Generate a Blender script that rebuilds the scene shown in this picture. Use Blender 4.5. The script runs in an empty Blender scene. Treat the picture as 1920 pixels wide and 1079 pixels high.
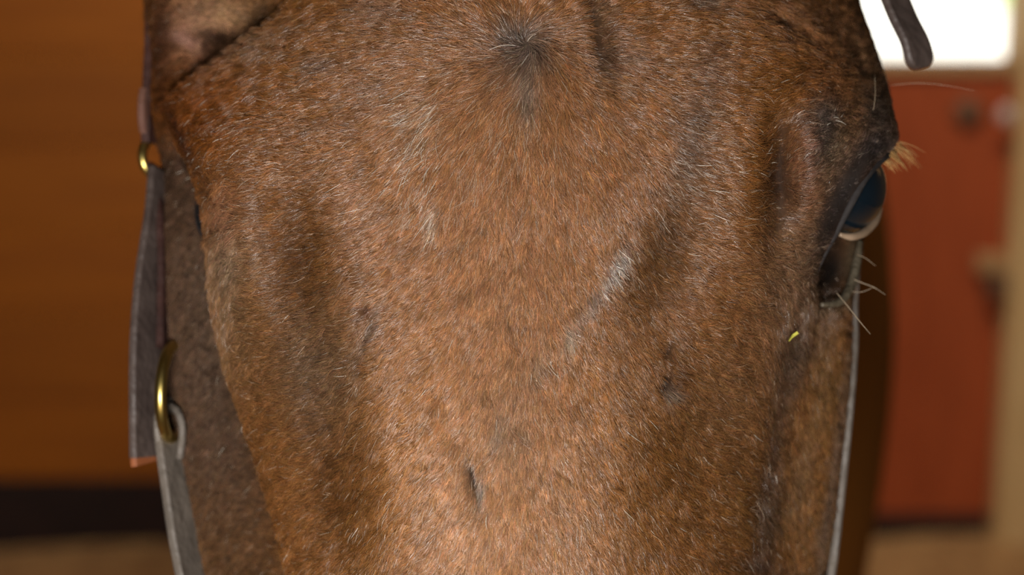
import bpy, bmesh, math, random
import numpy as np
from mathutils import Vector, Matrix

random.seed(7)
rng = np.random.default_rng(7)
S = bpy.context.scene
COL = S.collection

# ------------------------------------------------------------------ camera
F = 3610.0                       # focal length in pixels of a 1920 px wide frame
PITCH = math.radians(12.7)
CAM = np.array([0.0, 0.0, 1.2])
RIGHT = np.array([1.0, 0.0, 0.0])
FWD = np.array([0.0, math.cos(PITCH), -math.sin(PITCH)])
UP = np.array([0.0, math.sin(PITCH), math.cos(PITCH)])
D0 = 0.65

cd = bpy.data.cameras.new('camera')
cam = bpy.data.objects.new('camera', cd)
COL.objects.link(cam)
cam.location = CAM
cam.rotation_euler = (math.pi / 2 - PITCH, 0, 0)
cd.sensor_width = 36.0
cd.lens = 36.0 * F / 1920.0
cd.clip_start = 0.02
cd.dof.use_dof = True
cd.dof.focus_distance = 0.656
cd.dof.aperture_fstop = 5.6
S.camera = cam

S.cycles.use_denoising = True
S.cycles.denoising_prefilter = 'NONE'
S.view_settings.view_transform = 'Standard'
S.view_settings.look = 'None'
S.view_settings.exposure = 0.0
S.view_settings.gamma = 1.0
S.view_settings.use_curve_mapping = False

# ------------------------------------------------------------------ world, sun, flash, added fill
W = bpy.data.worlds.new('world')
S.world = W
W.use_nodes = True
bg = W.node_tree.nodes['Background']
bg.inputs[0].default_value = (0.80, 0.92, 1.0, 1)
bg.inputs[1].default_value = 0.26

def light(name, kind, loc, target, energy, color=(1, 1, 1), size=0.5, size_y=None):
    l = bpy.data.lights.new(name, kind)
    l.energy = energy
    l.color = color
    if kind == 'AREA':
        l.size = size
        if size_y:
            l.shape = 'RECTANGLE'
            l.size_y = size_y
    o = bpy.data.objects.new(name, l)
    COL.objects.link(o)
    o.location = loc
    o.rotation_euler = (Vector(target) - Vector(loc)).to_track_quat('-Z', 'Y').to_euler()
    return o

sun = light('sun', 'SUN', (0, -4, 8), (0.4, -1.2, 0), 9.0, (1.0, 0.97, 0.9))
sun.data.angle = math.radians(0.6)
light('camera_flash', 'AREA', (-0.08, -0.05, 1.03), (0.0, 0.63, 1.06), 7.4, (1.0, 0.95, 0.90), 0.18, 0.14)
light('wall_fill_light', 'AREA', (0.30, 1.85, 2.4), (0.2, 3.2, 0.5), 26.0, (1.0, 0.90, 0.74), 0.8, 0.3)  # unseen fill, added to brighten the back wall and door

# ------------------------------------------------------------------ helpers
def P(px, py, d):
    """points in metres for picture directions px, py (arrays) at depth d along the view axis"""
    px, py, d = np.broadcast_arrays(np.asarray(px, float), np.asarray(py, float), np.asarray(d, float))
    return CAM + d[..., None] * (FWD + ((px - 960) / F)[..., None] * RIGHT + ((539.5 - py) / F)[..., None] * UP)

def unP(p):
    q = p - CAM
    d = q @ FWD
    return 960 + F * (q @ RIGHT) / d, 539.5 - F * (q @ UP) / d, d

def V(px, py, cm):
    return Vector(P(px, py, D0 + cm / 100.0).tolist())

def nodes(m):
    m.use_nodes = True
    return m.node_tree, m.node_tree.nodes['Principled BSDF']

def mat(name, c1, c2=None, rough=0.6, scale=8.0, stretch=(1, 1, 1), bump=0.0, metal=0.0, spec=0.5, bscale=None):
    m = bpy.data.materials.new(name)
    nt, b = nodes(m)
    b.inputs['Roughness'].default_value = rough
    b.inputs['Metallic'].default_value = metal
    b.inputs['Specular IOR Level'].default_value = spec
    tc = nt.nodes.new('ShaderNodeTexCoord')
    mp = nt.nodes.new('ShaderNodeMapping')
    mp.inputs['Scale'].default_value = stretch
    nt.links.new(tc.outputs['Object'], mp.inputs[0])
    n = nt.nodes.new('ShaderNodeTexNoise')
    n.inputs['Scale'].default_value = scale
    n.inputs['Detail'].default_value = 5
    nt.links.new(mp.outputs[0], n.inputs['Vector'])
    r = nt.nodes.new('ShaderNodeValToRGB')
    r.color_ramp.elements[0].color = (*c1, 1)
    r.color_ramp.elements[1].color = (*(c2 or c1), 1)
    r.color_ramp.elements[0].position = 0.35
    r.color_ramp.elements[1].position = 0.65
    nt.links.new(n.outputs['Fac'], r.inputs[0])
    nt.links.new(r.outputs[0], b.inputs['Base Color'])
    if bump:
        bn = nt.nodes.new('ShaderNodeBump')
        bn.inputs['Strength'].default_value = bump
        bn.inputs['Distance'].default_value = 0.004
        n2 = nt.nodes.new('ShaderNodeTexNoise')
        n2.inputs['Scale'].default_value = bscale or scale * 3
        nt.links.new(mp.outputs[0], n2.inputs['Vector'])
        nt.links.new(n2.outputs['Fac'], bn.inputs['Height'])
        nt.links.new(bn.outputs[0], b.inputs['Normal'])
    return m

def link(o, parent=None, **props):
    COL.objects.link(o)
    if parent is not None:
        o.parent = parent
        o.matrix_parent_inverse = Matrix.Translation(parent.location).inverted()
    for k, v in props.items():
        o[k] = v
    return o

def mesh_obj(name, verts, faces, m, parent=None, smooth=False, **props):
    me = bpy.data.meshes.new(name)
    me.from_pydata([tuple(map(float, v)) for v in verts], [], faces)
    me.materials.append(m)
    if smooth:
        me.shade_smooth()
    return link(bpy.data.objects.new(name, me), parent, **props)

def bm_obj(name, bm, m, parent=None, smooth=False, **props):
    me = bpy.data.meshes.new(name)
    bm.to_mesh(me)
    bm.free()
    me.materials.append(m)
    if smooth:
        me.shade_smooth()
    return link(bpy.data.objects.new(name, me), parent, **props)

def bm_box(x0, x1, y0, y1, z0, z1, bevel=0.0, seg=2):
    bm = bmesh.new()
    bmesh.ops.create_cube(bm, size=1.0)
    for v in bm.verts:
        v.co = ((x0 + x1) / 2 + v.co.x * (x1 - x0), (y0 + y1) / 2 + v.co.y * (y1 - y0), (z0 + z1) / 2 + v.co.z * (z1 - z0))
    if bevel:
        bmesh.ops.bevel(bm, geom=bm.edges[:], offset=bevel, segments=seg, affect='EDGES', profile=0.6)
    return bm

def spline(pts, n):
    """Catmull-Rom through 3-D points"""
    pts = np.array([list(p) for p in pts], float)
    ext = np.vstack([2 * pts[0] - pts[1], pts, 2 * pts[-1] - pts[-2]])
    out = []
    for t in np.linspace(0, len(pts) - 1 - 1e-9, n):
        i = int(t); u = t - i
        p0, p1, p2, p3 = ext[i], ext[i + 1], ext[i + 2], ext[i + 3]
        out.append(0.5 * (2 * p1 + (p2 - p0) * u + (2 * p0 - 5 * p1 + 4 * p2 - p3) * u * u + (3 * p1 - p0 - 3 * p2 + p3) * u ** 3))
    return np.array(out)

def strap_mesh(path, width, thick, wdir, closed=False, taper_end=False):
    """flat strap with rounded edges swept along a path; wdir: one vector or one per point"""
    path = np.asarray(path, float)
    n = len(path)
    wd = np.broadcast_to(np.asarray(wdir, float), (n, 3))
    if closed:
        tan = np.roll(path, -1, 0) - np.roll(path, 1, 0)
    else:
        tan = np.gradient(path, axis=0)
    tan /= np.linalg.norm(tan, axis=1)[:, None]
    w = wd - (wd * tan).sum(1)[:, None] * tan
    w /= np.linalg.norm(w, axis=1)[:, None]
    nn = np.cross(tan, w)
    ring = [(-.5, -.25), (-.46, -.5), (.46, -.5), (.5, -.25), (.5, .25), (.46, .5), (-.46, .5), (-.5, .25)]
    verts, faces = [], []
    for i in range(n):
        k = 1.0
        if taper_end and i >= n - 5:
            k = math.sqrt(max(0.02, 1 - ((i - (n - 5)) / 4.3) ** 2))
        for a, b in ring:
            verts.append(path[i] + w[i] * a * width * k + nn[i] * b * thick)
    m = len(ring)
    for i in range(n if closed else n - 1):
        j = (i + 1) % n
        for q in range(m):
            r = (q + 1) % m
            faces.append((i * m + q, i * m + r, j * m + r, j * m + q))
    if not closed:
        faces.append(tuple(range(m))[::-1])
        faces.append(tuple((n - 1) * m + q for q in range(m)))
    return verts, faces

def tube_mesh(path, radii, seg=10):
    path = np.asarray(path, float)
    n = len(path)
    radii = np.broadcast_to(np.asarray(radii, float), (n,))
    tan = np.gradient(path, axis=0)
    tan /= np.linalg.norm(tan, axis=1)[:, None]
    a = np.array([0.3, 0.5, 0.81]); 
    u = np.cross(tan, a); u /= np.linalg.norm(u, axis=1)[:, None]
    v = np.cross(tan, u)
    verts, faces = [], []
    for i in range(n):
        for q in range(seg):
            t = 2 * math.pi * q / seg
            verts.append(path[i] + radii[i] * (math.cos(t) * u[i] + math.sin(t) * v[i]))
    for i in range(n - 1):
        for q in range(seg):
            r = (q + 1) % seg
            faces.append((i * seg + q, i * seg + r, (i + 1) * seg + r, (i + 1) * seg + q))
    faces.append(tuple(range(seg))[::-1])
    faces.append(tuple((n - 1) * seg + q for q in range(seg)))
    return verts, faces

def waves(x, y, scale, seed, n=10):
    """smooth pseudo-random field in about -1..1, features about `scale` wide"""
    r = np.random.default_rng(seed)
    out = np.zeros_like(x, dtype=float)
    for k in range(n):
        a = r.uniform(0, 2 * math.pi); f = 2 * math.pi / scale * r.uniform(.5, 1.6)
        out += np.sin(f * (x * math.cos(a) + y * math.sin(a)) + r.uniform(0, 6.28))
    return out / math.sqrt(n / 2) / 1.6

def gauss(px, py, cx, cy, sx, sy, ang=0.0):
    a = math.radians(ang)
    dx, dy = px - cx, py - cy
    u = dx * math.cos(a) + dy * math.sin(a)
    v = -dx * math.sin(a) + dy * math.cos(a)
    return np.exp(-0.5 * ((u / sx) ** 2 + (v / sy) ** 2))

def sstep(a, b, x):
    t = np.clip((x - a) / (b - a), 0, 1)
    return t * t * (3 - 2 * t)

# ------------------------------------------------------------------ setting
YW = 3.2                                            # back wall of the stall
m_board = [mat('orange_stained_board_%d' % i, tuple(np.array((0.33, 0.088, 0.0006)) * k), tuple(np.array((0.40, 0.113, 0.001)) * k),
               0.55, 3.0, (1.2, 6, 14), 0.25) for i, k in enumerate((1.0, 0.94, 1.04))]
m_dark = mat('dark_kickboard', (0.016, 0.005, 0.003), (0.026, 0.008, 0.005), 0.8, 20, bump=.3)
m_dim = mat('grey_brown_boards', (0.10, 0.075, 0.05), (0.16, 0.115, 0.075), 0.8, 6, (1, 1, 6), 0.3)
m_red = mat('red_painted_board', (0.36, 0.066, 0.015), (0.43, 0.082, 0.02), 0.45, 5, (6, 1, 1), 0.15)
m_cap = mat('worn_tan_rail', (0.42, 0.24, 0.10), (0.55, 0.33, 0.15), 0.5, 12, (8, 1, 1), 0.2)
m_post = mat('tan_wooden_post', (0.62, 0.40, 0.17), (0.74, 0.50, 0.24), 0.7, 7, (8, 8, 1), 0.3)
m_floor = mat('wood_shavings_bedding', (0.30, 0.15, 0.055), (0.50, 0.28, 0.11), 0.95, 26, bump=0.8)
m_conc = mat('dusty_concrete', (0.22, 0.19, 0.16), (0.32, 0.28, 0.23), 0.9, 6, bump=.3)
m_iron = mat('dull_iron', (0.15, 0.07, 0.035), (0.22, 0.11, 0.06), 0.6, 30, metal=0.2)
m_zinc = mat('bright_zinc', (0.62, 0.50, 0.46), (0.7, 0.58, 0.54), 0.6, 30, metal=0.3)
m_yard = mat('pale_gravel_yard', (0.78, 0.76, 0.70), (0.90, 0.88, 0.82), 0.95, 3)
m_grass = mat('mown_grass', (0.45, 0.62, 0.22), (0.55, 0.70, 0.30), 0.9, 4)

# floor with bedding banked against the wall
nx, ny = 90, 90
vs, fs = [], []
for j in range(ny + 1):
    for i in range(nx + 1):
        x = -2.2 + 4.4 * i / nx; y = -2.5 + (YW + 2.5) * j / ny
        z = 0.006 * math.sin(x * 9 + y * 4) * math.sin(y * 7 - x * 3) + 0.006
        bank = max(0, 1 - (YW - y) / 0.5)
        z += bank ** 1.5 * (0.030 * (0.5 + 0.5 * math.sin(x * 5.2 + 3.9)))
        vs.append((x, y, z))
for j in range(ny):
    for i in range(nx):
        a = j * (nx + 1) + i
        fs.append((a, a + 1, a + nx + 2, a + nx + 1))
mesh_obj('floor', vs, fs, m_floor, smooth=True, kind='structure', label='brown wood shavings bedding on the stall floor')

# back wall: horizontal orange boards, each its own piece
XL, XD, XP = -2.2, 0.44, 0.835
wall = bm_obj('wall_back', bm_box(XL, XD, YW + 0.03, YW + 0.07, 0, 2.7), m_dim, kind='structure',
              label='stall wall of orange stained boards behind the horse')
z = 0.135; k = 0
while z < 2.66:
    h = 0.148
    bm = bm_box(XL, XD, YW, YW + 0.03, z + 0.0006, min(z + h - 0.0006, 2.7), 0.002)
    o = bm_obj('plank', bm, m_board[k % 3], wall)
    z += h; k += 1
bm_obj('baseboard_back', bm_box(XL, XD, YW - 0.012, YW + 0.03, 0, 0.132, 0.004), m_dark, kind='structure',
       label='dark kickboard along the foot of the orange wall')

# red half door and its post
door = bm_obj('door_1', bm_box(XD, XP, YW + 0.025, YW + 0.05, 0.05, 0.845), m_red, kind='structure',
              label='red painted half door under the bright opening')
w = (XP - XD) / 3
for i in range(3):
    bm_obj('board', bm_box(XD + i * w + 0.0004, XD + (i + 1) * w - 0.0004, YW, YW + 0.025, 0.062, 0.842, 0.001), m_red, door)
bm_obj('cap_rail', bm_box(XD, XP, YW - 0.012, YW + 0.06, 0.844, 0.864, 0.005), m_cap, door, label='worn tan cap rail')
bm_obj('kick_strip', bm_box(XD, XP, YW - 0.008, YW + 0.05, 0.0, 0.072, 0.003), m_dark, door, label='dark strip at the foot')
def wall_pt(px, py, y=YW):
    a = P(px, py, 1.0) - CAM
    t = (y - CAM[1]) / a[1]
    return CAM + a * t
def disc(name, px, py, r, m, parent, depth=0.02, y=YW, **kw):
    c = wall_pt(px, py, y)
    bm = bmesh.new()
    bmesh.ops.create_uvsphere(bm, u_segments=16, v_segments=10, radius=1.0)
    for v in bm.verts:
        v.co = (c[0] + v.co.x * r, c[1] + v.co.y * depth, c[2] + v.co.z * r)
    return bm_obj(name, bm, m, parent, True, **kw)
disc('bolt', 1815, 212, 0.026, m_iron, door, label='dull brown bolt head')
pst = bm_obj('trim_1', bm_box(XP, XP + 0.14, YW - 0.05, YW + 0.08, 0, 2.7, 0.006), m_post, kind='structure',
             label='tan wooden post beside the red half door')
disc('bolt', 1888, 216, 0.016, m_zinc, pst, 0.012, YW - 0.05, label='shiny zinc bolt head')
c = wall_pt(1868, 500, YW - 0.03)
bm_obj('latch_plate', bm_box(c[0] - 0.03, c[0] + 0.02, YW - 0.03, YW, c[2] - 0.012, c[2] + 0.018, 0.004), m_cap, door)
c = wall_pt(1874, 535, YW - 0.03)
bm_obj('latch_bolt', bm_box(c[0] - 0.02, c[0] + 0.014, YW - 0.045, YW - 0.01, c[2] - 0.02, c[2] + 0.014, 0.006), m_iron, door)
bm_obj('wall_back', bm_box(XP + 0.14, 2.2, YW, YW + 0.07, 0, 2.7), m_dim, kind='structure', label='grey brown boards right of the post')
bm_obj('trim_2', bm_box(XD, XP, YW, YW + 0.07, 2.1, 2.7), m_dim, kind='structure', label='header board above the opening')
bm_obj('wall_left', bm_box(-2.26, -2.2, -2.5, YW + 0.07, 0, 2.7), m_dim, kind='structure', label='dim boarded side wall on the left')
bm_obj('wall_right', bm_box(2.2, 2.26, -2.5, YW + 0.07, 0, 2.7), m_dim, kind='structure', label='dim boarded side wall on the right')
bm_obj('ceiling', bm_box(-2.26, 2.26, -2.6, YW + 0.07, 2.7, 2.76), m_dim, kind='structure', label='boarded stable ceiling')
mesh_obj('yard_ground', [(-30, YW + .07, -.02), (40, YW + .07, -.02), (40, 60, -.02), (-30, 60, -.02)], [(0, 1, 2, 3)], m_yard,
         kind='structure', label='sunlit pale yard outside the opening')
mesh_obj('grass_verge', [(2.86, 9, -.012), (8, 9, -.012), (14, 22, -.012), (5.0, 22, -.012)], [(0, 1, 2, 3)], m_grass,
         kind='structure', label='green grass verge beyond the sunlit yard')

# ------------------------------------------------------------------ horse: head surface
# columns: L4 L3 L2 L1 L0 FL C FR R0 R1 R2 R3 R4   (picture direction, cm behind the focal plane)
ROWS = {
 -750: ([640,650,680,720,780,860,960,1060,1150,1210,1250,1280,1290], [16,13,11,9.5,8.5,8,7.8,8,8.5,9.5,11,13,16], 22),
 -450: ([420,420,470,540,650,800,970,1130,1300,1400,1460,1500,1500], [16,13,10.5,8,5.5,4.3,4,4.2,5.3,7.5,10,13,16], 24),
 -200: ([300,300,570,600,680,830,980,1150,1330,1430,1520,1570,1560], [16,13,9.8,6,4,2.6,2.2,2.5,4,6,9.5,12.5,16], 25),
    0: ([300,289,515,548,640,800,985,1170,1380,1480,1540,1603,1580], [16,11.5,7.8,5.2,3,1.5,1,1.2,2.6,5,7.5,10.5,15], 25),
  100: ([300,288,405,430,570,760,985,1190,1420,1545,1600,1643,1610], [16,12,9.2,6,2.6,1.0,.5,.7,1.9,4.2,7,9.5,15], 25),
  200: ([310,287,300,330,460,730,980,1200,1450,1590,1660,1672,1630], [16,11.5,9,6.8,2.9,.7,.2,.4,1.4,3.5,6.2,9,15], 25),
  260: ([315,298,330,332,440,720,975,1200,1460,1600,1683,1665,1620], [16,12,9,6.3,2.4,.5,.1,.3,1.2,3.1,6.2,9,15], 25),
  310: ([325,316,368,356,440,710,972,1205,1462,1612,1640,1605,1590], [16,11.5,9,6.0,2.2,.45,.05,.3,1.3,3.5,5.8,9.5,15], 25),
  370: ([325,318,388,374,450,700,970,1210,1460,1592,1600,1605,1590], [16,11,8.6,5.8,2.1,.4,0,.3,1.5,4.1,6.6,10,15], 25),
  440: ([325,318,402,385,470,690,965,1210,1425,1560,1566,1610,1590], [15,10.5,8.3,5.5,2.0,.4,0,.4,1.7,4.3,6.8,9.2,15], 25),
  510: ([325,318,408,391,485,690,963,1210,1405,1525,1535,1602,1580], [15,10.4,8.2,5.4,1.9,.4,-.05,.45,1.7,4.5,6.8,8.8,14], 25),
  560: ([325,318,412,396,500,690,962,1210,1390,1516,1540,1592,1570], [15,10.3,8.2,5.3,1.9,.4,-.1,.5,1.8,4.6,6.5,8.8,14], 25),
  700: ([330,322,440,428,540,700,958,1200,1360,1485,1520,1588,1565], [15,10.3,8.2,5.3,2.1,.5,-.3,.6,2.0,4.6,6.3,9.2,14], 24),
  850: ([345,335,485,478,570,720,952,1180,1330,1450,1500,1575,1550], [15,10.3,8.2,5.3,2.6,.4,-.6,.5,2.3,4.6,6.5,9.3,14], 23),
 1000: ([365,355,528,521,600,740,948,1160,1310,1425,1480,1558,1535], [15,10.3,8.0,5.2,2.8,.3,-.9,.4,2.4,4.6,6.6,9.4,14], 22),
 1150: ([395,385,565,555,625,755,945,1145,1285,1385,1440,1515,1490], [14.5,10,7.8,5,2.6,.1,-1.1,.2,2.2,4.4,6.6,9.4,14], 21),
 1450: ([545,520,580,600,660,780,945,1120,1220,1280,1300,1325,1315], [14,10,7.5,4.8,2,-.3,-1.4,-.3,2,4.6,7,10,14], 18),
 1850: ([640,620,620,630,680,800,940,1090,1210,1255,1265,1260,1240], [11,8.5,6.5,4.2,1.6,-.8,-1.8,-.8,1.6,4.2,6.5,8.5,11], 13),
 2250: ([640,610,600,610,670,800,940,1080,1210,1270,1280,1270,1240], [9,7,5,3,.6,-1,-1.5,-1,.6,3,5,7,9], 11),
 2420: ([720,690,690,700,740,830,940,1050,1140,1180,1190,1190,1160], [8,6.5,5,3.4,1.8,.8,.5,.8,1.8,3.4,5,6.5,8], 9),
}
ys = np.array(sorted(ROWS), float)
GPX, GD = [], []
for y in sorted(ROWS):
    px, d, db = ROWS[y]
    l4, r4 = px[0], px[-1]
    gx = [l4 + (r4 - l4) * .5, l4 + (r4 - l4) * .22] + px + [l4 + (r4 - l4) * .78]
    gd = [db, db - 1.6 - .0] + d + [db - 1.6]
    GPX.append(gx); GD.append(gd)
GPX = np.array(GPX); GD = np.array(GD)          # rows x 16 columns (closed)
NC = GPX.shape[1]

def pchip(x, Y, xq):
    h = np.diff(x)[:, None]; dl = np.diff(Y, axis=0) / h
    m = np.zeros_like(Y)
    a, b = dl[:-1], dl[1:]
    w1 = 2 * h[1:] + h[:-1]; w2 = h[1:] + 2 * h[:-1]
    with np.errstate(divide='ignore', invalid='ignore'):
        mm = (w1 + w2) / (w1 / a + w2 / b)
    m[1:-1] = np.where(a * b > 0, mm, 0)
    m[0], m[-1] = dl[0], dl[-1]
    i = np.clip(np.searchsorted(x, xq, side='right') - 1, 0, len(x) - 2)
    hh = (x[i + 1] - x[i]); t = ((xq - x[i]) / hh)[:, None]; hh = hh[:, None]
    return ((1 + 2 * t) * (1 - t) ** 2 * Y[i] + t * (1 - t) ** 2 * hh * m[i] + t * t * (3 - 2 * t) * Y[i + 1] + t * t * (t - 1) * hh * m[i + 1])

yq = np.concatenate([np.linspace(-750, -70, 40, endpoint=False), np.arange(-70, 1140, 5.0), np.linspace(1140, 2420, 50)])
RX = pchip(ys, GPX, yq); RD = pchip(ys, GD, yq)
# smooth a little along the rows inside the picture, where rows are evenly spaced
def col_interp(G):
    out = []
    for c in range(NC):
        n = 34 if 3 <= c <= 14 else 8
        p0, p1, p2, p3 = G[:, (c - 1) % NC], G[:, c], G[:, (c + 1) % NC], G[:, (c + 2) % NC]
        for u in np.arange(n) / n:
            # tension .5 spline
            out.append(0.5 * (2 * p1 + (p2 - p0) * u + (2 * p0 - 5 * p1 + 4 * p2 - p3) * u * u + (3 * p1 - p0 - 3 * p2 + p3) * u ** 3))
    return np.array(out).T
HX = col_interp(RX); HD = col_interp(RD)
NR, NU = HX.shape
HY = np.repeat(yq[:, None], NU, 1)
def smooth_rows(A, n):
    for _ in range(n):
        B = A.copy()
        B[1:-1] = 0.25 * A[:-2] + 0.5 * A[1:-1] + 0.25 * A[2:]
        A[40:-51] = B[40:-51]
        A[:] = 0.25 * np.roll(A, 1, 1) + 0.5 * A + 0.25 * np.roll(A, -1, 1)
    return A
HX = smooth_rows(HX, 8); HD = smooth_rows(HD, 8)

# relief: (px, py, width, height, turn, cm deeper)
RELIEF = [
 (1454, 360, 24, 82, 3, .95), (1458, 250, 24, 40, 0, .30), (1522, 300, 32, 80, 8, -.30), (1405, 330, 45, 110, 0, -.12),
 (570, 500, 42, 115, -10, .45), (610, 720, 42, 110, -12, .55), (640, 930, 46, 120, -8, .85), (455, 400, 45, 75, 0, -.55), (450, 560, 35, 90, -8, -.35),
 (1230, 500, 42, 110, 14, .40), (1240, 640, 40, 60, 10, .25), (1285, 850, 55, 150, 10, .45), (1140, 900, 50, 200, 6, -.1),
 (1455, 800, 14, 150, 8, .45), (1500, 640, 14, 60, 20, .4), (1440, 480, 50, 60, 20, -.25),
 (698, 612, 6, 36, 20, .14), (709, 608, 6, 36, 20, -.12), (690, 580, 9, 9, 0, .15), (676, 660, 10, 40, 5, .10),
 (1247, 716, 10, 13, 0, .35), (1266, 705, 13, 18, 0, -.22), (1250, 655, 9, 13, 0, .25), (1268, 650, 12, 14, 0, -.12),
 (893, 905, 5, 26, -8, .22), (904, 905, 6, 26, -8, -.08),
 (405, 72, 24, 17, 10, 1.3), (390, 25, 60, 25, 0, -.5), (355, 80, 30, 10, 25, -.4), (1112, 60, 12, 65, -5, .32),
 (1600, 185, 28, 28, 0, .35), (1545, 110, 40, 30, 0, .35), (1640, 225, 26, 30, 0, -.2), (1500, 60, 60, 10, 32, .45),
 (985, 85, 22, 22, 0, .1), (800, 2230, 32, 60, 12, 1.6), (1085, 2230, 32, 60, -12, 1.6), (330, 255, 9, 48, -24, .9), (1570, 500, 22, 40, 15, .6),
]
front = HD < 13
for cx, cy, sx, sy, ang, amp in RELIEF:
    HD = HD + np.where(front, amp * gauss(HX, HY, cx, cy, sx, sy, ang), 0)
HD = HD + np.where(front, 0.030 * waves(HX, HY, 110, 3) + 0.020 * waves(HX, HY, 45, 4) + 0.008 * waves(HX, HY, 20, 9), 0)

HP = P(HX, HY, D0 + HD / 100.0)
verts = HP.reshape(-1, 3)
idx = np.arange(NR * NU).reshape(NR, NU)
a = idx[:-1]; b = np.roll(idx, -1, 1)[:-1]; c_ = np.roll(idx, -1, 1)[1:]; d_ = idx[1:]
faces = np.stack([a, d_, c_, b], -1).reshape(-1, 4).tolist()
top = len(verts); bot = top + 1
verts = np.vstack([verts, HP[0].mean(0), HP[-1].mean(0) - 0.01 * UP])
faces += [(top, int(idx[0, i]), int(idx[0, (i + 1) % NU])) for i in range(NU)]
faces += [(bot, int(idx[-1, (i + 1) % NU]), int(idx[-1, i])) for i in range(NU)]
head_me = bpy.data.meshes.new('head_base')
head_me.from_pydata(verts.tolist(), [], faces)
bm = bmesh.new(); bm.from_mesh(head_me)
bmesh.ops.recalc_face_normals(bm, faces=bm.faces[:])
bm.to_mesh(head_me); bm.free()

# ------------------------------------------------------------------ horse: neck, trunk, legs grown from a skeleton
sk_v, sk_r, sk_e = [], [], []
def chain(pts, start=None):
    prev = start
    for p, r in pts:
        sk_v.append(tuple(p)); sk_r.append(r)
        if prev is not None:
            sk_e.append((prev, len(sk_v) - 1))
        prev = len(sk_v) - 1
    return prev
pelvis = chain([((0.02, 2.62, 1.10), (.25, .25))])
loin = chain([((0.02, 2.30, 1.10), (.26, .27)), ((0.02, 1.95, 1.06), (.27, .29)), ((0.03, 1.66, 1.03), (.25, .27))], pelvis)
nk = chain([((0.03, 1.42, 1.10), (.19, .23)), ((0.02, 1.20, 1.22), (.125, .17)), ((0.005, 1.00, 1.26), (.105, .13)), ((-0.005, 0.87, 1.22), (.09, .10))], loin)
for s, xx in ((1, .205), (-1, -.15)):
    chain([((xx, 1.47, 0.84), (.105, .12)), ((xx - .01 * s, 1.47, 0.62), (.085, .10)), ((xx - .02 * s, 1.48, 0.44), (.052, .058)),
           ((xx - .02 * s, 1.49, 0.30), (.034, .04)), ((xx - .02 * s, 1.49, 0.14), (.038, .042)), ((xx - .02 * s, 1.46, 0.05), (.055, .06)), ((xx - .02 * s, 1.45, 0.015), (.062, .066))], loin)
    chain([((xx * .9, 2.62, 0.88), (.12, .16)), ((xx * .9, 2.56, 0.68), (.085, .11)), ((xx * .9, 2.74, 0.50), (.048, .058)),
           ((xx * .9, 2.72, 0.30), (.036, .042)), ((xx * .9, 2.70, 0.14), (.04, .044)), ((xx * .9, 2.66, 0.05), (.055, .06)), ((xx * .9, 2.65, 0.015), (.06, .064))], pelvis)
chain([((0.02, 2.86, 1.12), (.06, .06)), ((0.02, 2.93, 0.90), (.05, .05)), ((0.02, 2.92, 0.55), (.03, .03))], pelvis)
sme = bpy.data.meshes.new('skeleton')
sme.from_pydata(sk_v, sk_e, [])
so = bpy.data.objects.new('skeleton', sme); COL.objects.link(so)
md = so.modifiers.new('skin', 'SKIN')
for i, r in enumerate(sk_r):
    sv = sme.skin_vertices[0].data[i]
    sv.radius = r; sv.use_root = (i == 0)
so.modifiers.new('sub', 'SUBSURF').levels = 2
dg = bpy.context.evaluated_depsgraph_get()
body_me = bpy.data.meshes.new_from_object(so.evaluated_get(dg))
bpy.data.objects.remove(so)

# ears: cupped cones on the poll
def ear_mesh(base, tip, outw, size):
    base, tip, outw = map(np.array, (base, tip, outw))
    ax = tip - base; ax /= np.linalg.norm(ax)
    f = -FWD + 0.55 * outw; f -= (f @ ax) * ax; f /= np.linalg.norm(f)
    s = np.cross(ax, f)
    vv, ff = [], []
    n, m = 18, 24
    for i in range(n):
        u = i / (n - 1)
        r = size * (0.62 + 1.35 * u ** .7 * (1 - u) ** .55) * (1 - u ** 5) + 0.0015
        op = math.radians(18 + 62 * math.sin(min(1, u * 1.15) * math.pi))       # half opening
        cen = base + (tip - base) * u - f * 0.3 * size * u
        for k in range(m):
            t = k / (m - 1)
            ang = op + (2 * math.pi - 2 * op) * t
            vv.append(cen + r * (math.cos(ang) * f + math.sin(ang) * s))
        for k in range(m):
            t = 1 - k / (m - 1)
            ang = op + (2 * math.pi - 2 * op) * t
            vv.append(cen + (r * .86) * (math.cos(ang) * f + math.sin(ang) * s) - f * .0)
    q = 2 * m
    for i in range(n - 1):
        for k in range(q):
            l = (k + 1) % q
            ff.append((i * q + k, i * q + l, (i + 1) * q + l, (i + 1) * q + k))
    ff.append(tuple(range(q))[::-1]); ff.append(tuple((n - 1) * q + k for k in range(q)))
    me = bpy.data.meshes.new('ear_base'); me.from_pydata([tuple(v) for v in vv], [], ff)
    bm = bmesh.new(); bm.from_mesh(me); bmesh.ops.recalc_face_normals(bm, faces=bm.faces[:]); bm.to_mesh(me); bm.free()
    return me
earL = ear_mesh(P(455, -60, .775), P(330, -830, .80), -RIGHT, .030)
earR = ear_mesh(P(1475, -170, .775), P(1610, -900, .80), RIGHT, .030)

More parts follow.
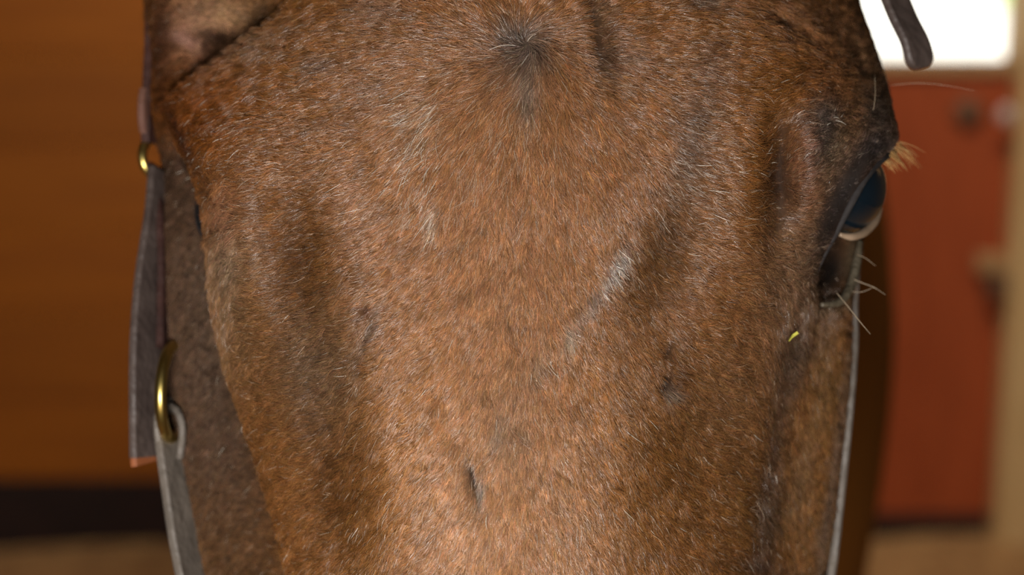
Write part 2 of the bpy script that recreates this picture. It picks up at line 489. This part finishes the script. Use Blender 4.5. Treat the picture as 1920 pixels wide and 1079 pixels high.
horse = bpy.data.objects.new('horse', head_me); COL.objects.link(horse)
tmp = []
for me in (body_me, earL, earR):
    o = bpy.data.objects.new('tmp', me); COL.objects.link(o); tmp.append(o)
    mo = horse.modifiers.new('join', 'BOOLEAN'); mo.operation = 'UNION'; mo.solver = 'EXACT'; mo.object = o
dg = bpy.context.evaluated_depsgraph_get()
horse_me = bpy.data.meshes.new_from_object(horse.evaluated_get(dg))
horse.modifiers.clear()
horse.data = horse_me; horse_me.name = 'horse'
for o in tmp: bpy.data.objects.remove(o)
print('HORSE verts', len(horse_me.vertices))
horse_me.shade_smooth()
horse['label'] = 'chestnut brown horse facing the camera, its forehead filling the picture'
horse['category'] = 'horse'

# ------------------------------------------------------------------ coat colour (markings, plus painted-in shade and sheen, fixed to the skin)
CHEST = np.array((0.205, 0.076, 0.013))
PATCH = [  # px, py, w, h, turn, colour, weight
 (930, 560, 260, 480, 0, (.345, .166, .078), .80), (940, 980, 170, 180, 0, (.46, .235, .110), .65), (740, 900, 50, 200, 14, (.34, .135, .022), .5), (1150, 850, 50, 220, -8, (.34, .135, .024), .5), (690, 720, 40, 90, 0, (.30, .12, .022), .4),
 (585, 500, 46, 110, -6, (.080, .030, .005), .85), (575, 690, 50, 70, 0, (.085, .050, .026), .6), (650, 910, 58, 160, -8, (.070, .026, .005), .8),  # left hollows: shade painted into the coat colour
 (1225, 500, 40, 110, 24, (.085, .034, .006), .8), (1260, 840, 85, 170, 10, (.098, .038, .006), .72), (1390, 960, 50, 120, 6, (.11, .050, .014), .6),  # right hollows, darkened the same way as painted shade
 (375, 190, 75, 90, 0, (.20, .058, .010), .8), (1570, 130, 60, 70, 20, (.26, .095, .025), .7), (1620, 110, 30, 80, -20, (.22, .13, .07), .6), (1480, 30, 90, 40, 20, (.30, .15, .075), .5),
 (430, 600, 50, 120, 0, (.17, .105, .055), .65), (1480, 560, 70, 90, 0, (.17, .095, .055), .65),
 (620, 690, 60, 90, 0, (.13, .080, .045), .6), (1370, 740, 90, 90, 0, (.17, .088, .042), .5),
 (985, 90, 34, 26, 25, (.085, .068, .055), .9), (991, 165, 13, 48, 0, (.17, .14, .11), .75), (960, 130, 40, 40, 0, (.15, .08, .05), .5),
 (1106, 30, 15, 40, -4, (.060, .028, .015), .9), (1124, 108, 17, 38, -6, (.070, .042, .027), .9), (1120, 40, 8, 20, 0, (.2, .15, .1), .3),
 (610, 122, 24, 12, 0, (.12, .085, .065), .6), (500, 85, 40, 20, 0, (.14, .085, .05), .4), (720, 20, 30, 30, 0, (.21, .13, .09), .5),
 (1290, 260, 24, 90, 12, (.075, .045, .028), .7), (1225, 450, 26, 60, 25, (.085, .040, .014), .6), (560, 490, 26, 60, 10, (.09, .035, .01), .5), (350, 210, 40, 60, -20, (.12, .035, .008), .5), (1330, 120, 30, 30, 0, (.17, .085, .05), .5), (1180, 110, 20, 15, 0, (.17, .11, .08), .5), (1320, 5, 30, 15, 0, (.12, .09, .07), .6),
 (1455, 345, 28, 100, 3, (.035, .017, .010), .92), (1505, 480, 45, 75, 15, (.26, .155, .085), .5), (1512, 300, 20, 80, 5, (.27, .12, .075), .5),  # brow groove shade painted dark, paler coat beside it
 (1545, 265, 26, 60, 8, (.045, .040, .038), .85), (1540, 215, 24, 20, -20, (.16, .14, .12), .5), (1572, 280, 18, 50, 20, (.17, .12, .07), .5),
 (1592, 350, 24, 85, 30, (.085, .074, .070), .95), (1645, 215, 30, 45, 0, (.075, .06, .05), .8), (1650, 280, 40, 25, -15, (.05, .045, .045), .8),
 (1560, 420, 14, 50, 25, (.05, .042, .042), .75),
 (1555, 510, 26, 46, 20, (.022, .019, .019), .95), (1600, 480, 10, 50, 6, (.20, .18, .12), .5), (1560, 572, 26, 10, -8, (.16, .12, .08), .6),
 (1490, 660, 28, 60, 20, (.05, .036, .026), .75), (1455, 800, 16, 150, 10, (.055, .032, .02), .75), (1440, 980, 22, 80, 6, (.03, .021, .016), .75), (1440, 1060, 60, 14, 10, (.03, .02, .02), .6),
 (1545, 720, 22, 90, 6, (.15, .088, .036), .6), (1500, 890, 18, 70, 10, (.16, .12, .075), .4), (1520, 1000, 40, 70, 0, (.15, .08, .035), .6),
 (1560, 900, 8, 200, 8, (.16, .14, .14), .4),
 (698, 615, 6, 34, 20, (.20, .175, .15), .55), (706, 622, 4, 34, 20, (.05, .035, .028), .6), (690, 580, 9, 9, 0, (.09, .035, .025), .7), (678, 680, 6, 22, 0, (.10, .055, .03), .6),
 (1247, 718, 11, 13, 0, (.030, .022, .020), .85), (1258, 740, 12, 9, 0, (.22, .17, .13), .5), (1250, 655, 9, 14, 0, (.05, .032, .022), .75),
 (890, 898, 7, 24, -8, (.025, .022, .020), .95), (880, 870, 5, 18, -8, (.09, .07, .06), .6), (903, 920, 5, 24, 8, (.27, .25, .22), .7),
 (1150, 500, 8, 28, 32, (.30, .29, .28), .75), (1105, 572, 8, 40, 32, (.20, .17, .15), .6), (1065, 630, 7, 20, 10, (.33, .30, .24), .6), (1010, 680, 10, 30, 15, (.24, .18, .13), .4),
 (935, 810, 8, 26, 8, (.26, .22, .17), .5), (960, 800, 30, 60, 0, (.22, .14, .09), .4),
 (800, 235, 18, 40, 15, (.40, .33, .24), .15), (770, 215, 20, 30, 20, (.36, .27, .18), .15), (812, 410, 8, 24, 10, (.38, .33, .26), .4), (705, 165, 25, 25, 0, (.15, .085, .05), .4),
 (375, 45, 50, 50, 0, (.40, .21, .13), .8), (430, 30, 45, 40, 0, (.42, .25, .13), .7), (350, 75, 26, 9, 25, (.46, .25, .20), .6), (497, 15, 14, 26, 30, (.07, .04, .02), .8), (405, 68, 20, 15, 10, (.05, .02, .012), .9),
 (305, 80, 20, 120, 0, (.05, .018, .010), .8), (345, 260, 10, 45, -25, (.03, .010, .008), .8),  # shade of the left edge and brow crease painted dark
 (425, 400, 30, 50, 0, (.30, .15, .10), .4), (430, 490, 30, 40, 0, (.25, .19, .13), .45),  # pinkish sheen of the left brow painted in, duller coat below
]
def coat(p):
    px, py, d = unP(p)
    n = len(px)
    col = np.repeat(CHEST[None], n, 0)
    head = (d < D0 + .14) & (py > -900)
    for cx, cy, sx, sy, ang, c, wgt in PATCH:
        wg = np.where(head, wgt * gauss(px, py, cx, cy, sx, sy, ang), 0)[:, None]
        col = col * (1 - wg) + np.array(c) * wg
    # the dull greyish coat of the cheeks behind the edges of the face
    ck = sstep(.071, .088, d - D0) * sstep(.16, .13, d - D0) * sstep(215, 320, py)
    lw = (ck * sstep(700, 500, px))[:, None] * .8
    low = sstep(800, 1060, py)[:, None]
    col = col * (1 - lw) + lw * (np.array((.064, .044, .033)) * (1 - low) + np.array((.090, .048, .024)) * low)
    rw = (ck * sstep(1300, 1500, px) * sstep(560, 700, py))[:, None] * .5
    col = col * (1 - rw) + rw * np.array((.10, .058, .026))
    mott = 1 + .10 * waves(px, py, 70, 21) + .10 * waves(px, py, 28, 22)
    col = col * np.where(head, mott, 1)[:, None]
    return np.clip(col, .004, 1)

nv = len(horse_me.vertices)
co = np.empty(nv * 3); horse_me.vertices.foreach_get('co', co); co = co.reshape(-1, 3)
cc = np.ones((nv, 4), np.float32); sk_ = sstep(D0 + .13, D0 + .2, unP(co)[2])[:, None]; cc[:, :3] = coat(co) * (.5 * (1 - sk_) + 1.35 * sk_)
att = horse_me.color_attributes.new('coat', 'FLOAT_COLOR', 'POINT')
att.data.foreach_set('color', cc.ravel())
m_skin = bpy.data.materials.new('horse_coat')
nt, b = nodes(m_skin)
at = nt.nodes.new('ShaderNodeAttribute'); at.attribute_name = 'coat'
nz = nt.nodes.new('ShaderNodeTexNoise'); nz.inputs['Scale'].default_value = 900
mx = nt.nodes.new('ShaderNodeMix'); mx.data_type = 'RGBA'; mx.blend_type = 'MULTIPLY'; mx.inputs[0].default_value = .5
nt.links.new(at.outputs['Color'], mx.inputs[6]); nt.links.new(nz.outputs['Fac'], mx.inputs[7])
nt.links.new(mx.outputs[2], b.inputs['Base Color'])
bp = nt.nodes.new('ShaderNodeBump'); bp.inputs['Strength'].default_value = .3; bp.inputs['Distance'].default_value = .0006
nt.links.new(nz.outputs['Fac'], bp.inputs['Height']); nt.links.new(bp.outputs[0], b.inputs['Normal'])
b.inputs['Roughness'].default_value = .7
b.inputs['Specular IOR Level'].default_value = .1
horse_me.materials.clear(); horse_me.materials.append(m_skin)
for p in horse_me.polygons: p.material_index = 0

# ------------------------------------------------------------------ hair
def hair_material(name, rough=.32, spec=.5, gloss_attribute=False):
    m = bpy.data.materials.new(name)
    nt, b = nodes(m)
    at = nt.nodes.new('ShaderNodeAttribute'); at.attribute_name = 'hair_color'
    nt.links.new(at.outputs['Color'], b.inputs['Base Color'])
    b.inputs['Roughness'].default_value = rough
    b.inputs['Specular IOR Level'].default_value = spec
    if gloss_attribute:
        ga = nt.nodes.new('ShaderNodeAttribute'); ga.attribute_name = 'gloss'
        nt.links.new(ga.outputs['Fac'], b.inputs['Specular IOR Level'])
    return m
m_hair = hair_material('coat_hair', .35, 1.0, True)
m_lash = hair_material('eyelash_hair', .45, .4)

def curves_obj(name, pts, rad, col, m, parent, gloss=None, **props):
    """pts (n,k,3), rad (n,k), col (n,3): n hairs of k points as one hair curves object"""
    n, k = rad.shape
    hc = bpy.data.hair_curves.new(name)
    hc.add_curves([k] * n)
    hc.attributes['position'].data.foreach_set('vector', np.ascontiguousarray(pts, np.float32).ravel())
    ra = hc.attributes.get('radius') or hc.attributes.new('radius', 'FLOAT', 'POINT')
    ra.data.foreach_set('value', np.ascontiguousarray(rad, np.float32).ravel())
    ca = hc.attributes.new('hair_color', 'FLOAT_COLOR', 'CURVE')
    c4 = np.ones((n, 4), np.float32); c4[:, :3] = col
    ca.data.foreach_set('color', c4.ravel())
    if gloss is not None:
        hc.attributes.new('gloss', 'FLOAT', 'CURVE').data.foreach_set('value', np.ascontiguousarray(gloss, np.float32))
    hc.materials.append(m)
    return link(bpy.data.objects.new(name, hc), parent, **props)

horse_me.calc_loop_triangles()
nt_ = len(horse_me.loop_triangles)
tri = np.empty(nt_ * 3, np.int32); horse_me.loop_triangles.foreach_get('vertices', tri); tri = tri.reshape(-1, 3)
vn = np.empty(nv * 3); horse_me.vertices.foreach_get('normal', vn); vn = vn.reshape(-1, 3)
A, B, C = co[tri[:, 0]], co[tri[:, 1]], co[tri[:, 2]]
fn = np.cross(B - A, C - A); area = np.linalg.norm(fn, axis=1) / 2
cen = (A + B + C) / 3
tpx, tpy, td = unP(cen)
view = (cen - CAM); view /= np.linalg.norm(view, axis=1)[:, None]
facing = -(fn / (2 * area + 1e-15)[:, None] * view).sum(1)
wgt = area * np.where(facing > -.25, 1.0, .12) * np.where((tpy > -120) & (tpy < 1180), 1, .22) * (td < D0 + .17) * (tpy > -760) * (tpy < 2300)
# hairless skin: eye socket
wgt *= 1 - .96 * np.minimum(1, 1.8 * gauss(tpx, tpy, 1590, 362, 22, 72, 32))
wgt *= 1 - .8 * gauss(tpx, tpy, 1560, 500, 26, 40, 20)
for q in ((698, 615, 6, 34, 20), (892, 905, 7, 22, -8), (1247, 716, 9, 12, 0)):
    wgt *= 1 - .8 * gauss(tpx, tpy, *q)
NH = 1300000
tidx = rng.choice(len(wgt), NH, p=wgt / wgt.sum())
r1 = np.sqrt(rng.random(NH))[:, None]; r2 = rng.random(NH)[:, None]
ba, bb, bc = 1 - r1, r1 * (1 - r2), r1 * r2
t3 = tri[tidx]
root = co[t3[:, 0]] * ba + co[t3[:, 1]] * bb + co[t3[:, 2]] * bc
nrm = vn[t3[:, 0]] * ba + vn[t3[:, 1]] * bb + vn[t3[:, 2]] * bc
nrm /= np.linalg.norm(nrm, axis=1)[:, None]
px, py, dd = unP(root)

def flow(px, py):
    """lie of the coat: out of a whorl on the forehead, swept sideways towards the cheeks lower down"""
    wx, wy = 988, 82
    dx, dy = px - wx, py - wy
    r = np.hypot(dx, dy)
    k = .8 + 1.6 * sstep(330, 560, r) + 1.0 * sstep(600, 1000, r) + 1.0 * sstep(230, 400, abs(dx))
    ux, uy = dx * k, np.where(dy > 0, dy, dy * .75)
    l = np.hypot(ux, uy) + 1e-6
    ux, uy = ux / l, uy / l
    # a little swirl close to the whorl
    sw = np.exp(-r / 60.0) * .9
    ux, uy = ux * np.cos(sw) - uy * np.sin(sw), ux * np.sin(sw) + uy * np.cos(sw)
    # right brow: coat turns up towards the eye corner
    g = sstep(1380, 1480, px) * sstep(420, 300, py) * sstep(60, 180, py)
    uy = uy - .55 * g
    # lower cheeks run downward
    g = sstep(480, 380, px) * sstep(350, 600, py) + sstep(1380, 1500, px) * sstep(480, 640, py)
    uy = uy + 1.2 * g
    return ux, uy
ux, uy = flow(px, py)
turn = .22 * waves(px, py, 60, 31) + .20 * waves(px, py, 24, 32) + .14 * waves(px, py, 11, 33) + rng.normal(0, .13, NH)
ux, uy = ux * np.cos(turn) - uy * np.sin(turn), ux * np.sin(turn) + uy * np.cos(turn)
vw = root - CAM
vw /= np.linalg.norm(vw, axis=1)[:, None]
fc = np.clip(-(nrm * vw).sum(1), 0, 1)
t = ux[:, None] * RIGHT - uy[:, None] * UP + (.40 * (1 - sstep(.15, .5, fc)))[:, None] * FWD
t -= (t * nrm).sum(1)[:, None] * nrm
t /= np.linalg.norm(t, axis=1)[:, None] + 1e-9
L = .0041 * (1 + .22 * waves(px, py, 30, 41)) * np.exp(rng.normal(0, .22, NH))
L *= 1 - .45 * sstep(1470, 1560, px) * sstep(640, 560, py) - .25 * sstep(.05, .09, dd - D0)
L *= 1 + .35 * gauss(px, py, 960, 200, 160, 130)
lift = .21 + .11 * waves(px, py, 26, 42) + rng.normal(0, .10, NH)
lift = np.clip(lift, .08, .8)
lift += .5 * gauss(px, py, 988, 85, 26, 22)
K = 4
us = np.linspace(0, 1, K)
pts = np.empty((NH, K, 3))
side = np.cross(nrm, t)
bend = rng.normal(0, .12, NH)
for i, u in enumerate(us):
    pts[:, i] = root + (L * u)[:, None] * t * (1 - .12 * u) + (L * (u * np.sin(lift) * 1.3 - u * u * np.sin(lift) * .75))[:, None] * nrm + (L * u * u * bend)[:, None] * side
pts -= .0002 * nrm[:, None]
thick = .000055 * np.exp(rng.normal(0, .18, NH))
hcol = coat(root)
hcol *= np.exp(rng.normal(0, .30, NH))[:, None] * (1 + .13 * waves(px, py, 9, 51) + .12 * waves(px, py, 20, 52))[:, None]
hcol *= np.exp(rng.normal(0, .06, (NH, 3)))
# pale hairs
pale_p = .0015 + .05 * gauss(px, py, 800, 230, 24, 55, 15) + .05 * gauss(px, py, 790, 400, 40, 70) + .03 * gauss(px, py, 960, 300, 120, 120) + .02 * gauss(px, py, 450, 280, 60, 60) + .10 * gauss(px, py, 1148, 505, 12, 34, 32) + .03 * gauss(px, py, 1310, 360, 60, 60) + .012 * gauss(px, py, 900, 950, 250, 160)
pale = rng.random(NH) < pale_p
hcol[pale] = hcol[pale] * .3 + np.array((.55, .46, .36)) * .7
L2 = np.where(pale, 1.25, 1.0)
pts = root[:, None] + (pts - root[:, None]) * L2[:, None, None]
thick = np.where(pale, thick * 1.15, thick)
long_p = .05 * gauss(px, py, 803, 228, 16, 40, 15) + .020 * gauss(px, py, 770, 200, 18, 30) + .03 * gauss(px, py, 812, 345, 12, 60) + .03 * gauss(px, py, 812, 412, 6, 16) + .004 * gauss(px, py, 740, 320, 40, 60) \
    + .06 * gauss(px, py, 1152, 492, 8, 18, 32) + .02 * gauss(px, py, 1110, 560, 8, 26, 32) + .04 * gauss(px, py, 1065, 625, 4, 8) + .02 * gauss(px, py, 1015, 680, 10, 14) + .006 * gauss(px, py, 1310, 350, 40, 50) \
    + .006 * gauss(px, py, 1440, 260, 30, 50) + .004 * gauss(px, py, 400, 260, 30, 50) + .008 * gauss(px, py, 935, 815, 8, 20) + .02 * gauss(px, py, 1552, 215, 12, 12) + .0008 * gauss(px, py, 900, 850, 300, 200) + .004 * gauss(px, py, 995, 160, 10, 60)
NH_LONG = rng.random(NH) < long_p
prof = np.array([1.0, .92, .70, .18])
# gloss cut to dim the cheeks, eye surround and shaded hollows, glossy on the forehead and nose
gloss = .95 - .85 * sstep(.055, .085, dd - D0) * sstep(700, 500, px)
gloss *= 1 - .85 * sstep(1400, 1470, px) * sstep(560, 680, py)
gloss *= 1 - .75 * sstep(1540, 1600, px) * sstep(560, 480, py)
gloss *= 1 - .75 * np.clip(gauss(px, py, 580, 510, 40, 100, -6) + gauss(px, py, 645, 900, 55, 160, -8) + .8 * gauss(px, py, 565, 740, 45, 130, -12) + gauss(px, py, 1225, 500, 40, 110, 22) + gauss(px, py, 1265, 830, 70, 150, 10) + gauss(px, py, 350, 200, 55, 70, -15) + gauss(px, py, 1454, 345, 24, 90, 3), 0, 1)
gloss *= np.where(rng.random(NH) < .16, 3.0, .50)
shine = rng.random(NH) < .026 + .02 * waves(px, py, 40, 71)  # glints painted as a few brighter, thicker hairs
hcol[shine] = hcol[shine] * .35 + np.array((.64, .47, .33)) * .55 * np.clip(gloss[shine] * 2, .25, 1)[:, None]
thick = np.where(shine, thick * 1.25, thick)
hcol[NH_LONG] = np.array((.72, .66, .56)) * rng.uniform(.7, 1.1, NH_LONG.sum())[:, None]
thick[NH_LONG] = .000085
pts[NH_LONG] = root[NH_LONG][:, None] + (pts[NH_LONG] - root[NH_LONG][:, None]) * rng.uniform(1.2, 1.7, NH_LONG.sum())[:, None, None]
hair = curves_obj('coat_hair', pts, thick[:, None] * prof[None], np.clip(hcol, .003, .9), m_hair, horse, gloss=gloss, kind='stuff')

# ------------------------------------------------------------------ eyes, lids, lashes, whiskers
m_eye = bpy.data.materials.new('dark_wet_eye')
nt, b = nodes(m_eye)
b.inputs['Base Color'].default_value = (.004, .009, .014, 1)  # bluish reflection put into the base colour
b.inputs['Roughness'].default_value = .06
b.inputs['Coat Weight'].default_value = 1
m_lid = mat('dark_lid_skin', (.020, .017, .017), (.036, .031, .030), .8, 120, bump=.15, spec=.25)
m_rim = mat('pale_lid_rim', (.24, .17, .11), (.34, .24, .16), .35, 90)
def ball(name, c, r, m, parent):
    bm = bmesh.new()
    bmesh.ops.create_uvsphere(bm, u_segments=40, v_segments=24, radius=r)
    bmesh.ops.translate(bm, verts=bm.verts[:], vec=c)
    return bm_obj(name, bm, m, parent, True)
ball('eye', V(1567, 352, 6.9), .0187, m_eye, horse)
ball('eye', V(455, 400, 8.8), .0187, m_eye, horse)
def tube_child(name, pts, radii, m, parent, n=40, seg=12, **kw):
    path = spline(pts, n)
    rr = np.interp(np.linspace(0, 1, n), np.linspace(0, 1, len(radii)), radii)
    v, f = tube_mesh(path, rr, seg)
    return mesh_obj(name, v, f, m, parent, True, **kw)
tube_child('upper_eyelid', [V(1676, 285, 7.6), V(1655, 296, 6.0), V(1624, 330, 4.7), V(1594, 385, 4.3), V(1566, 438, 4.7), V(1532, 505, 5.2), V(1522, 550, 5.4)],
           [.0014, .0018, .0016, .0014, .0012, .0010, .0006], m_lid, horse)
tube_child('lower_eyelid', [V(1652, 392, 7.8), V(1641, 416, 7.0), V(1620, 436, 6.2), V(1596, 444, 5.6), V(1574, 440, 5.3)],
           [.0008, .0014, .0017, .0015, .0008], m_rim, horse, label='pale lower lid rim')
tube_child('tear_fold', [V(1613, 452, 8.0), V(1607, 490, 7.6), V(1596, 535, 7.2), V(1575, 566, 6.6), V(1540, 572, 6.0)],
           [.0010, .0017, .0019, .0016, .0008], mat('grey_fold_skin', (.060, .048, .030), (.10, .080, .052), .5, 150, bump=.3), horse)
# lashes
n = 70
u = rng.random(n)
base = P(1655 + 32 * u, 300 - 34 * u + rng.normal(0, 4, n), D0 + (.060 + .012 * u))
dirs = (.85 + .2 * rng.normal(0, 1, n))[:, None] * RIGHT + (-.75 + .28 * rng.normal(0, 1, n))[:, None] * UP - .25 * FWD
dirs /= np.linalg.norm(dirs, axis=1)[:, None]
ln = rng.uniform(.004, .0115, n) * (.5 + .5 * u)
ks = np.linspace(0, 1, 5)
lp = base[:, None] + ln[:, None, None] * ks[None, :, None] * dirs[:, None] - (ln[:, None] * .25 * ks[None] ** 2)[..., None] * UP
curves_obj('eyelashes', lp, np.full((n, 1), .00011) * np.array([1, .9, .8, .6, .2])[None], np.array((.40, .22, .07)) * np.exp(rng.normal(0, .2, n))[:, None], m_lash, horse, kind='stuff')
m_wh = mat('pale_whisker', (.45, .34, .22), (.6, .48, .34), .4, 40)
for pp, r in ([(1566, 546, 5.6), (1590, 575, 4.6), (1612, 603, 3.9), (1632, 627, 3.5)], .00017), \
             ([(1606, 478, 7.0), (1622, 484, 6.5), (1642, 499, 6.0)], .00012), \
             ([(1600, 524, 7.0), (1620, 532, 6.5), (1640, 540, 6.0), (1660, 553, 5.5)], .00015), \
             ([(1592, 546, 7.0), (1615, 548, 6.4), (1640, 538, 6.0)], .00010), \
             ([(1640, 140, 6.2), (1641, 180, 5.2), (1634, 220, 4.7), (1620, 258, 4.6)], .00011), \
             ([(1668, 160, 8.6), (1720, 156, 8.0), (1770, 160, 7.6), (1828, 170, 7.2)], .00007):
    tube_child('whisker', [V(*q) for q in pp], [r, r, r * .8, r * .3], m_wh, horse, 16, 5)

# mane along the crest of the neck
from mathutils.bvhtree import BVHTree
bvh = BVHTree.FromPolygons([tuple(v) for v in co], [tuple(int(q) for q in t) for t in tri])
n = 5000
my = rng.uniform(.90, 1.50, n); mx_ = .01 + rng.normal(0, .012, n)
mroot = np.zeros((n, 3)); ok = np.zeros(n, bool)
for i in range(n):
    h = bvh.ray_cast(Vector((mx_[i], my[i], 2.2)), Vector((0, 0, -1)))
    if h[0] is not None and h[0].z > 1.2:
        mroot[i] = h[0]; ok[i] = True
mroot = mroot[ok]; n = len(mroot)
ml = rng.uniform(.09, .15, n)
kk = np.linspace(0, 1, 7)
mp_ = np.empty((n, 7, 3))
jx = rng.normal(0, .15, n); jy = rng.normal(0, .2, n)
for i, u in enumerate(kk):
    mp_[:, i, 0] = mroot[:, 0] - ml * (.95 * u - .15 * u * u) * (1 + jx * .3)
    mp_[:, i, 1] = mroot[:, 1] + ml * jy * u
    mp_[:, i, 2] = mroot[:, 2] - .004 + ml * (.28 * u - .75 * u * u)
if n:
    curves_obj('mane', mp_, np.full((n, 1), .00016) * np.array([1, 1, 1, .9, .8, .6, .2])[None],
               np.array((.13, .05, .018)) * np.exp(rng.normal(0, .25, n))[:, None], m_lash, horse, kind='stuff', label='reddish brown mane')

# ------------------------------------------------------------------ halter
m_leather = mat('dark_brown_leather', (.060, .042, .036), (.095, .070, .060), .5, 60, bump=.35)
m_leath2 = mat('grey_worn_leather', (.105, .088, .072), (.15, .125, .102), .55, 60, bump=.35)
m_mar = mat('shaded_maroon_leather', (.030, .010, .007), (.055, .020, .014), .6, 60, bump=.3)  # shade of the turned-away crown strap put into this leather colour
m_edge = mat('raw_orange_leather_edge', (.26, .075, .025), (.34, .11, .04), .6, 80)
m_brass = mat('polished_brass', (.62, .46, .13), (.72, .55, .18), .30, 30, metal=1.0)
hal = bpy.data.objects.new('halter', None); hal.location = V(960, -500, 14)
hal.empty_display_size = .05
link(hal, None, label='brown leather halter with brass ring worn on the horse head', category='halter')
def strap(name, pts, width, thick, wdir, m, n=40, taper=False, closed=False, parent=None, **kw):
    path = spline(pts, n)
    v, f = strap_mesh(path, width, thick, wdir, closed, taper)
    return mesh_obj(name, v, f, m, parent or hal, False, **kw)
SD = .44 * RIGHT + .90 * FWD
tail = strap('strap_tail', [V(312, 330, 12.6), V(306, 400, 12.0), V(294, 480, 11.4), V(284, 560, 10.8), V(278, 650, 10.4), V(277, 750, 10.1), V(278, 857, 10.0)],
      .0215, .0032, SD, m_leather, 46)
strap('cut_end', [V(278, 856, 10.0), V(278, 862, 10.0), V(279, 868, 10.0)], .0205, .0028, SD, m_edge, 6, parent=tail, label='raw orange cut end')
strap('cheek_strap', [V(318, 660, 10.8), V(319, 560, 11.4), V(319, 450, 12.0), V(312, 360, 12.8), V(300, 320, 13.2)], .020, .0030, .25 * RIGHT + .97 * FWD, m_mar, 30)
ncs = strap('nose_cheek_strap', [V(323, 825, 10.1), V(328, 860, 10.0), V(338, 930, 9.8), V(350, 1010, 9.6), V(368, 1100, 9.3), V(392, 1200, 9.2), V(430, 1340, 9.4)],
      .0205, .0036, .42 * RIGHT + .9 * FWD, m_leath2, 50)
strap('ring_loop', [V(307, 850, 10.0), V(300, 812, 9.7), V(301, 780, 9.9), V(318, 764, 10.9), V(338, 774, 10.0), V(346, 806, 9.9), V(342, 852, 10.1)],
      .012, .0026, FWD, m_leath2, 30, parent=ncs)
# crown, from the left buckle over the poll to the right
strap('crown_strap', [V(296, 270, 13.2), V(298, 180, 13.2), V(303, 60, 13.6), V(306, -120, 14.2), V(350, -420, 15), V(560, -700, 15.5), V(960, -790, 15.8), V(1330, -700, 15.5), V(1540, -420, 15), V(1610, -200, 14)],
      .024, .0034, .30 * RIGHT + .95 * FWD, m_mar, 80)
strap('hanging_strap_end', [V(1610, -200, 11.0), V(1640, -110, 10.2), V(1664, -40, 9.6), V(1692, 30, 9.2), V(1716, 80, 9.0), V(1728, 128, 9.0)],
      .0145, .0036, .80 * RIGHT + .60 * FWD, m_leather, 40, True)
strap('right_cheek_strap', [V(1560, -300, 14.6), V(1570, -180, 14.2), V(1594, 0, 13.6), V(1632, 150, 13.6), V(1612, 300, 13.8), V(1604, 450, 12.4), V(1596, 560, 11.6), V(1596, 640, 11.4), V(1588, 760, 10.8), V(1574, 900, 10.6), V(1556, 1060, 10.5), V(1530, 1200, 10.4), V(1470, 1340, 10.2)],
      .020, .0034, .06 * RIGHT + FWD, m_leath2, 90)
# noseband below the frame
row = int(np.argmin(abs(yq - 1340)))
ringp = HP[row]; cc0 = ringp.mean(0)
ringp = ringp + (ringp - cc0) / np.linalg.norm(ringp - cc0, axis=1)[:, None] * .004
v, f = strap_mesh(ringp[::4], .024, .0034, UP, True)
mesh_obj('noseband', v, f, m_leath2, hal)
def torus(name, c, axis, R, r, m, sq=1.0, **kw):
    axis = Vector(axis).normalized()
    q = axis.to_track_quat('Z', 'Y')
    vv, ff = [], []
    n, k = 48, 12
    for i in range(n):
        a_ = 2 * math.pi * i / n
        for j in range(k):
            b_ = 2 * math.pi * j / k
            vv.append(q @ Vector(((R + r * math.cos(b_)) * math.cos(a_) * sq, (R + r * math.cos(b_)) * math.sin(a_), r * math.sin(b_))) + Vector(c))
    for i in range(n):
        for j in range(k):
            ff.append((i * k + j, ((i + 1) % n) * k + j, ((i + 1) % n) * k + (j + 1) % k, i * k + (j + 1) % k))
    return mesh_obj(name, vv, ff, m, hal, True, **kw)
torus('brass_ring', V(325, 735, 10.0), (.994, -.10, 0), .0180, .0023, m_brass)
torus('brass_buckle', V(294, 297, 13.0), (.80, -.55, .25), .0078, .0019, m_brass, 1.0)
strap('keeper', [V(287, 190, 12.8), V(284, 210, 12.6), V(287, 232, 12.8)], .020, .003, FWD + .3 * RIGHT, mat('pink_brown_leather', (.15, .07, .05), (.20, .10, .07), .5, 50), 8)

# a bit of hay stuck below the eye
path = spline([V(1480, 638, 4.1), V(1486, 631, 3.8), V(1496, 624, 3.8)], 8)
v, f = strap_mesh(path, .0011, .0004, FWD * .4 + RIGHT * .3 + UP)
mesh_obj('hay_fragment', v, f, mat('yellow_hay', (.50, .48, .06), (.62, .58, .10), .6, 60), label='tiny yellow bit of hay stuck on the coat below the eye', category='hay')
